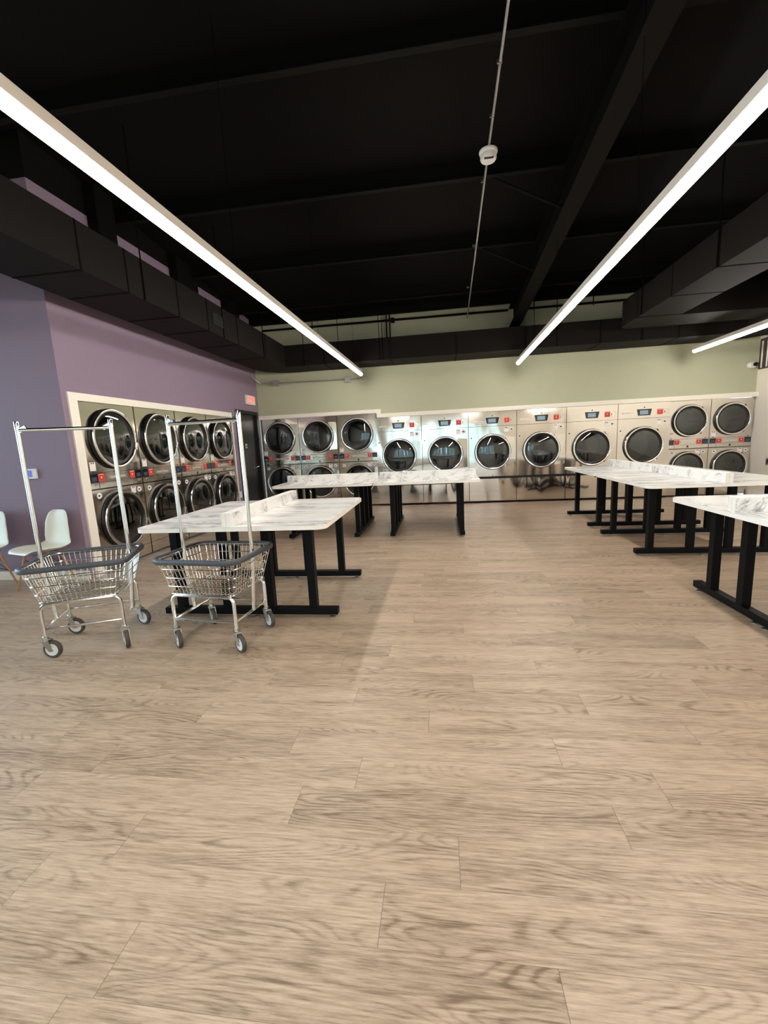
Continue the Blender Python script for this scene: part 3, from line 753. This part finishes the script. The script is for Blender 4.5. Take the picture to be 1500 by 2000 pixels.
# ------------------------------------------------------------------ laundry carts
def arc_pts(c, r, a0, a1, n, u, v):
    c, u, v = Vector(c), Vector(u), Vector(v)
    return [c + r * (math.cos(math.radians(a0 + (a1 - a0) * k / n)) * u + math.sin(math.radians(a0 + (a1 - a0) * k / n)) * v) for k in range(n + 1)]
def rr3(w, d, r, z, n=5): return [(x, y, z) for x, y in rrect(w, d, r, n)]
def make_cart(name, label, loc, rz, swivels):
    t = thing(name, label, 'laundry cart', loc, rz, 'wire laundry carts')
    W, Dp, ZR = .66, .56, .645          # rim
    wb, db, ZB = .50, .42, .395         # basket bottom
    def lay(z):
        k = (z - ZB) / (ZR - ZB); return wb + (W - .03 - wb) * k, db + (Dp - .03 - db) * k, .03 + .05 * k
    bk = MB()
    for z in (ZB, ZB + .06, ZB + .125, ZB + .19, ZR):
        w, d, r = lay(z); bk.tube(rr3(w, d, r, z, 4), .0042, 6, True)
    w0, d0, _ = lay(ZB); w1, d1, _ = lay(ZR)
    nx, ny = 17, 14
    for i in range(nx + 1):
        f = -.5 + i / nx
        if abs(f) < .46:
            for s in (-1, 1): bk.tube([(f * w1, s * d1 / 2, ZR), (f * w0, s * d0 / 2, ZB)], .0023, 4)
        bk.tube([(f * w0 * .98, -d0 / 2, ZB), (f * w0 * .98, d0 / 2, ZB)], .0023, 4)
    for i in range(ny + 1):
        f = -.5 + i / ny
        if abs(f) < .45:
            for s in (-1, 1): bk.tube([(s * w1 / 2, f * d1, ZR), (s * w0 / 2, f * d0, ZB)], .0023, 4)
        bk.tube([(-w0 / 2, f * d0 * .98, ZB - .003), (w0 / 2, f * d0 * .98, ZB - .003)], .0023, 4)
    bk.build('basket', 'chrome', t, smooth=True)
    # rim bumper: a flattened band swept round the top
    bm_ = MB(); path = rrect(W, Dp, .085, 8); m = len(path); vs = []; sec = [(-.013, -.017), (.006, -.019), (.012, -.008), (.012, .010), (.004, .018), (-.010, .017)]
    for i, (x, y) in enumerate(path):
        a, b_ = Vector(path[i - 1]), Vector(path[(i + 1) % m]); tt = (b_ - a).normalized(); n_ = Vector((tt.y, -tt.x))
        for o_, zz in sec: vs.append((x + n_.x * o_, y + n_.y * o_, ZR + zz))
    k = len(sec)
    bm_.add(vs, [(i * k + j, i * k + (j + 1) % k, ((i + 1) % m) * k + (j + 1) % k, ((i + 1) % m) * k + j) for i in range(m) for j in range(k)])
    bm_.build('bumper', 'bumper', t, smooth=True, shade_angle=60)
    # frame: two inverted U legs joined by rails
    hx, hy, zu, zl = .245, .205, .385, .205
    fr = MB()
    for s in (-1, 1):
        y = s * hy
        p = [(-hx, y, .13)] + [q for q in arc_pts((-hx + .05, y, zu - .05), .05, 180, 90, 5, (1, 0, 0), (0, 0, 1))] + \
            [q for q in arc_pts((hx - .05, y, zu - .05), .05, 90, 0, 5, (1, 0, 0), (0, 0, 1))] + [(hx, y, .13)]
        fr.tube(p, .0125, 8)
        fr.tube([(-hx, y, zl), (hx, y, zl)], .0095, 7)
        fr.tube([(s * hx, -hy, zl), (s * hx, hy, zl)], .0095, 7)
        fr.tube([(s * (hx - .05), -hy, zu), (s * (hx - .05), hy, zu)], .006, 6)
    fr.build('frame', 'chrome', t, smooth=True)
    # hanging rack
    px, py, zt = .285, .02, 1.615
    rk = thing_part('rack', t)
    for s in (-1, 1):
        po = MB().tube([(s * px, py, ZR - .05), (s * px, py, zt + .02)], .0145, 10)
        po.tube([(s * px, py, ZR - .05), (s * (px - .035), py, zl + .0)], .0135, 10)
        po.build('post', 'chrome', rk, smooth=True)
        fi = MB().lathe((s * px, py, zt - .035), [(.0155, 0), (.0155, .055), (.012, .06)], 'z', 12)
        fi.obox((s * (px - .03), py, zt - .028), (.022, 0, .012), (0, .008, 0), (-.006, 0, .012))
        fi.build('corner_fitting', 'chrome', rk, smooth=True)
    MB().tube([(-px, py, zt - .035), (px, py, zt - .035)], .0135, 10).build('crossbar', 'chrome', rk, smooth=True)
    # casters
    k = 0
    for sx, sy in ((-1, -1), (1, -1), (1, 1), (-1, 1)):
        x, y = sx * hx, sy * hy; a = swivels[k]; k += 1
        ca = bpy.data.objects.new('caster', None); C.objects.link(ca); ca.parent = t; ca.location = (x, y, 0); ca.rotation_euler = (0, 0, a - rz)
        MB().lathe((0, 0, 0), [(.011, .205), (.011, .16), (.017, .155), (.017, .148), (.012, .146), (.012, .142), (.028, .14), (.028, .128), (.0, .128)], 'z', 16, cap=False).build('stem', 'zinc', ca, smooth=True)
        R_ = .0625; off = .038
        fk = MB()
        for s in (-1, 1):
            fk.prism_y([(-.024, .132), (.03, .132), (off + .014, R_ - .012), (off - .014, R_ - .012)], s * .021 - .0015, s * .021 + .0015)
        fk.box(-.024, .03, -.021, .021, .128, .134)
        fk.build('fork', 'zinc', ca)
        w_ = MB(); prof = [(R_ * .72, -.0145), (R_ * .93, -.0145), (R_, -.009), (R_, .009), (R_ * .93, .0145), (R_ * .72, .0145)]
        wheel_lathe(w_, (off, 0, R_), prof); wl = w_.build('tire', 'rubber', ca, smooth=True)
        h_ = MB(); wheel_lathe(h_, (off, 0, R_), [(.001, -.017), (R_ * .2, -.017), (R_ * .25, -.012), (R_ * .72, -.0135), (R_ * .72, .0135), (R_ * .25, .012), (R_ * .2, .017), (.001, .017)])
        h_.build('hub', 'hub', ca, smooth=True)
    return t
def wheel_lathe(mb, c, prof, n=28):
    vs = []; fs = []; m = len(prof)
    for r, d in prof:
        for k in range(n):
            a = 2 * PI * k / n; vs.append((c[0] + r * math.cos(a), c[1] + d, c[2] + r * math.sin(a)))
    for i in range(m - 1):
        for k in range(n): fs.append((i * n + k, i * n + (k + 1) % n, (i + 1) * n + (k + 1) % n, (i + 1) * n + k))
    mb.add(vs, fs)
def thing_part(name, parent):
    o = bpy.data.objects.new(name, None); C.objects.link(o); o.parent = parent; return o
make_cart('laundry_cart', 'wire laundry cart with hanging rack at far left, in front of white chair', (-2.62, 2.735, 0), math.radians(24), [math.radians(a) for a in (8, -45, -12, 10)])
make_cart('laundry_cart', 'wire laundry cart with hanging rack, standing against left marble folding table', (-1.645, 2.83, 0), math.radians(-6), [math.radians(a) for a in (-42, -36, -38, -50)])

# ------------------------------------------------------------------ chairs
def make_chair():
    t = thing('shell_chair', '', 'chair', group='white shell chairs')
    prof = [(-.235, .425, .15), (-.215, .442, .185), (-.14, .438, .215), (-.05, .420, .228), (.05, .410, .232), (.13, .42, .232), (.185, .455, .232),
            (.205, .52, .230), (.215, .60, .222), (.222, .68, .208), (.228, .75, .185), (.232, .80, .15), (.233, .822, .10)]
    def cat(p, tt):
        i = min(int(tt), len(p) - 2); f = tt - i
        a, b_, c_, d_ = p[max(i - 1, 0)], p[i], p[i + 1], p[min(i + 2, len(p) - 1)]
        return [.5 * (2 * b_[k] + (c_[k] - a[k]) * f + (2 * a[k] - 5 * b_[k] + 4 * c_[k] - d_[k]) * f * f + (3 * b_[k] - a[k] - 3 * c_[k] + d_[k]) * f ** 3) for k in range(3)]
    nu, nv = 20, 36; vs = []; fs = []
    for j in range(nv + 1):
        s = (len(prof) - 1) * j / nv; y, z, hw = cat(prof, s); q = s / (len(prof) - 1)
        for i in range(nu + 1):
            u = -1 + 2 * i / nu; e = abs(u) ** 2.6
            lift = .045 * e * max(0, min(1, (q - .05) * 5)) * (1 - max(0, min(1, (q - .42) * 5)))
            fwd = .055 * e * max(0, min(1, (q - .35) * 4)) * (1 - .6 * max(0, min(1, (q - .75) * 4)))
            vs.append((u * hw, y - fwd, z + lift))
    for j in range(nv):
        for i in range(nu): fs.append((j * (nu + 1) + i, j * (nu + 1) + i + 1, (j + 1) * (nu + 1) + i + 1, (j + 1) * (nu + 1) + i))
    # closed shell: a second skin offset along the normals
    mb = MB(); mb.add(vs, fs)
    o = mb.build('seat_shell', 'chair', t, smooth=True, shade_angle=180)
    bm = bmesh.new(); bm.from_mesh(o.data)
    bmesh.ops.solidify(bm, geom=list(bm.faces), thickness=.007)
    for f in bm.faces: f.smooth = True
    bm.to_mesh(o.data); bm.free()
    for sx in (-1, 1):
        for sy in (-1, 1):
            MB().tube([(sx * .12, sy * .10 - .01, .40), (sx * .215, sy * .185 - .01, 0)], .013, 10, r1=.009).build('leg', 'wood', t, smooth=True)
    mb = MB()
    for sx in (-1, 1):
        mb.tube([(sx * .13, -.125, .33), (sx * .175, .145, .17)], .004, 6).tube([(sx * .175, -.155, .17), (sx * .13, .105, .33)], .004, 6)
    for sy in (-1, 1):
        y = sy * .12 - .01
        mb.tube([(-.15, y, .33), (.18, y + sy * .02, .17)], .004, 6).tube([(.15, y, .33), (-.18, y + sy * .02, .17)], .004, 6)
        mb.tube([(-.13, y * .85, .395), (.13, y * .85, .395)], .006, 6)
    mb.build('wire_brace', 'wire', t)
    return t
c1 = make_chair(); c1.location = (-4.225, 3.90, 0); c1.rotation_euler = (0, 0, math.radians(-17)); c1['label'] = 'white shell chair with wooden legs beside the dryers, behind the left cart'
c2 = copy_tree(c1); c2.location = (-4.99, 3.90, 0); c2['label'] = 'white shell chair with wooden legs cut off by left edge of the photo'

# ------------------------------------------------------------------ small wall things
t = thing('thermostat', 'small white thermostat with blue screen on purple wall above chairs', 'thermostat', (-4.503, YA + .002, 1.222))
box(-.068, .068, -.022, 0, -.055, .055).build('case', 'white_plastic', t, bevel=.005)
box(-.045, .018, -.0235, -.0215, -.035, .038).build('screen', 'blue_lcd', t)
t = thing('exit_sign', 'white exit sign with red letters on purple wall above black door', 'exit sign', (XL, 8.83, 2.395))
box(0, .055, -.19, .19, -.095, .095).build('case', 'white_plastic', t, bevel=.006)
text('lettering', 'EXIT', .17, 'exit_red', t, (.0565, 0, 0), (PI / 2, 0, PI / 2), .001)
t = thing('wall_switch', 'small white switch plate on purple wall beside black door', 'switch', (XL, 8.03, .49))
box(0, .006, -.038, .038, -.06, .06).build('plate', 'white_plastic', t, bevel=.002)
box(.006, .010, -.012, .012, -.025, .025).build('rocker', 'white_plastic', t, bevel=.001)
t = thing('wall_outlet', 'small dark outlet cover on beige right wall', 'outlet', (XR, 8.80, .69))
box(-.012, 0, -.045, .045, -.06, .06).build('plate', 'zinc', t, bevel=.002)
box(-.015, -.012, -.02, .02, -.035, .035).build('socket', 'ink', t)
# conduit with boxes on the back wall
t = thing('wall_conduit', 'grey metal conduit with two boxes on sage wall under left strip light', 'conduit', (0, 0, 0))
yw = YB - .03
MB().tube([(XL + .01, 9.0, 2.93), (XL + .03, 9.14, 2.86), (XL + .12, yw, 2.78), (-3.6, yw, 2.765)], .011, 8).build('tube', 'emt', t, smooth=True)
MB().tube([(-3.46, yw, 2.768), (-1.98, yw, 2.745)], .011, 8).build('tube', 'emt', t, smooth=True)
MB().tube([(-1.86, yw, 2.745), (-1.68, yw, 2.745), (-1.60, yw - .03, 2.78), (-1.55, yw - .1, 2.85), (-1.545, 8.9, 2.86), (-1.545, 8.8, 2.80)], .011, 8).build('tube', 'emt', t, smooth=True)
for x, z in ((-3.53, 2.767), (-1.92, 2.745)):
    bx_ = box(x - .06, x + .06, YB - .06, YB, z - .06, z + .06).build('junction_box', 'emt', t, bevel=.004)
    MB().lathe((x + .03, YB - .06, z), [(.008, 0), (.008, .004)], '-y', 8).build('screw', 'zinc', bx_)
# camera
t = thing('security_camera', 'small white security camera with black lens in right corner of sage wall', 'security camera', (5.89, YB, 2.49))
MB().lathe((0, 0, 0), [(.055, 0), (.055, .03), (.045, .04)], '-y', 24).build('base', 'white_plastic', t, smooth=True)
MB().tube([(0, -.03, 0), (.005, -.10, -.005)], .052, 20).build('body', 'white_plastic', t, smooth=True)
MB().tube([(.018, -.095, .005), (.028, -.122, .003)], .036, 20).build('lens', 'lens', t, smooth=True)
MB().tube([(.03, -.1, .0), (.09, -.08, .01), (.12, -.02, .04)], .006, 6).build('cable', 'wire', t)
# louver on the right wall
t = thing('wall_louver', 'dark louvered panel with pale upright bars high on beige right wall', 'louver', (XR, 8.0, 2.40))
box(-.02, 0, -1.2, 1.24, 0, .55).build('panel', 'louver_dark', t)
for k in range(18):
    y = 1.16 - k * .135
    box(-.032, -.02, y - .012, y + .012, .02, .50).build('bar', 'trim', t)

# ------------------------------------------------------------------ daylight and camera
w = bpy.data.worlds.new('World'); S.world = w; w.use_nodes = True
bg = w.node_tree.nodes['Background']; bg.inputs[0].default_value = (.64, .88, 1.0, 1); bg.inputs[1].default_value = 2.7
for i, (cx, cy_, sx, rz_) in enumerate(((-.2, YF - .16, 6.8, 0), (-6.74, -.5, 9.0, -PI / 2))):
    ld = bpy.data.lights.new('window_portal', 'AREA'); ld.shape = 'RECTANGLE'; ld.size = sx; ld.size_y = 2.6 if i == 0 else 3.2
    ld.cycles.is_portal = True
    lo = bpy.data.objects.new('window_portal', ld); C.objects.link(lo)
    lo.location = (cx, cy_, 1.42 if i == 0 else 1.7); lo.rotation_euler = (PI / 2, 0, rz_)

cam = bpy.data.cameras.new('camera'); co = bpy.data.objects.new('camera', cam); C.objects.link(co)
F, PITCH, ROLL, YAW, H = 830.0, -.1613, -.0489, .1371, 1.3736
fw = Vector((-math.sin(YAW) * math.cos(PITCH), math.cos(YAW) * math.cos(PITCH), math.sin(PITCH)))
r0 = Vector((math.cos(YAW), math.sin(YAW), 0)); u0 = r0.cross(fw)
rr = math.cos(ROLL) * r0 + math.sin(ROLL) * u0; uu = -math.sin(ROLL) * r0 + math.cos(ROLL) * u0
co.matrix_world = Matrix(((rr.x, uu.x, -fw.x, 0), (rr.y, uu.y, -fw.y, 0), (rr.z, uu.z, -fw.z, H), (0, 0, 0, 1)))
cam.sensor_fit = 'VERTICAL'; cam.sensor_height = 36; cam.lens = F / 2000 * 36
cam.clip_start = .02; cam.clip_end = 200
S.camera = co

S.view_settings.view_transform = 'Standard'; S.view_settings.look = 'None'
S.view_settings.gamma = 1; S.view_settings.use_curve_mapping = False
S.view_settings.exposure = 1.55
cy = S.cycles
cy.max_bounces = 8; cy.diffuse_bounces = 4; cy.glossy_bounces = 5; cy.transparent_max_bounces = 12; cy.transmission_bounces = 4
cy.caustics_reflective = False; cy.caustics_refractive = False
cy.sample_clamp_indirect = 6; cy.use_denoising = True; cy.blur_glossy = .3
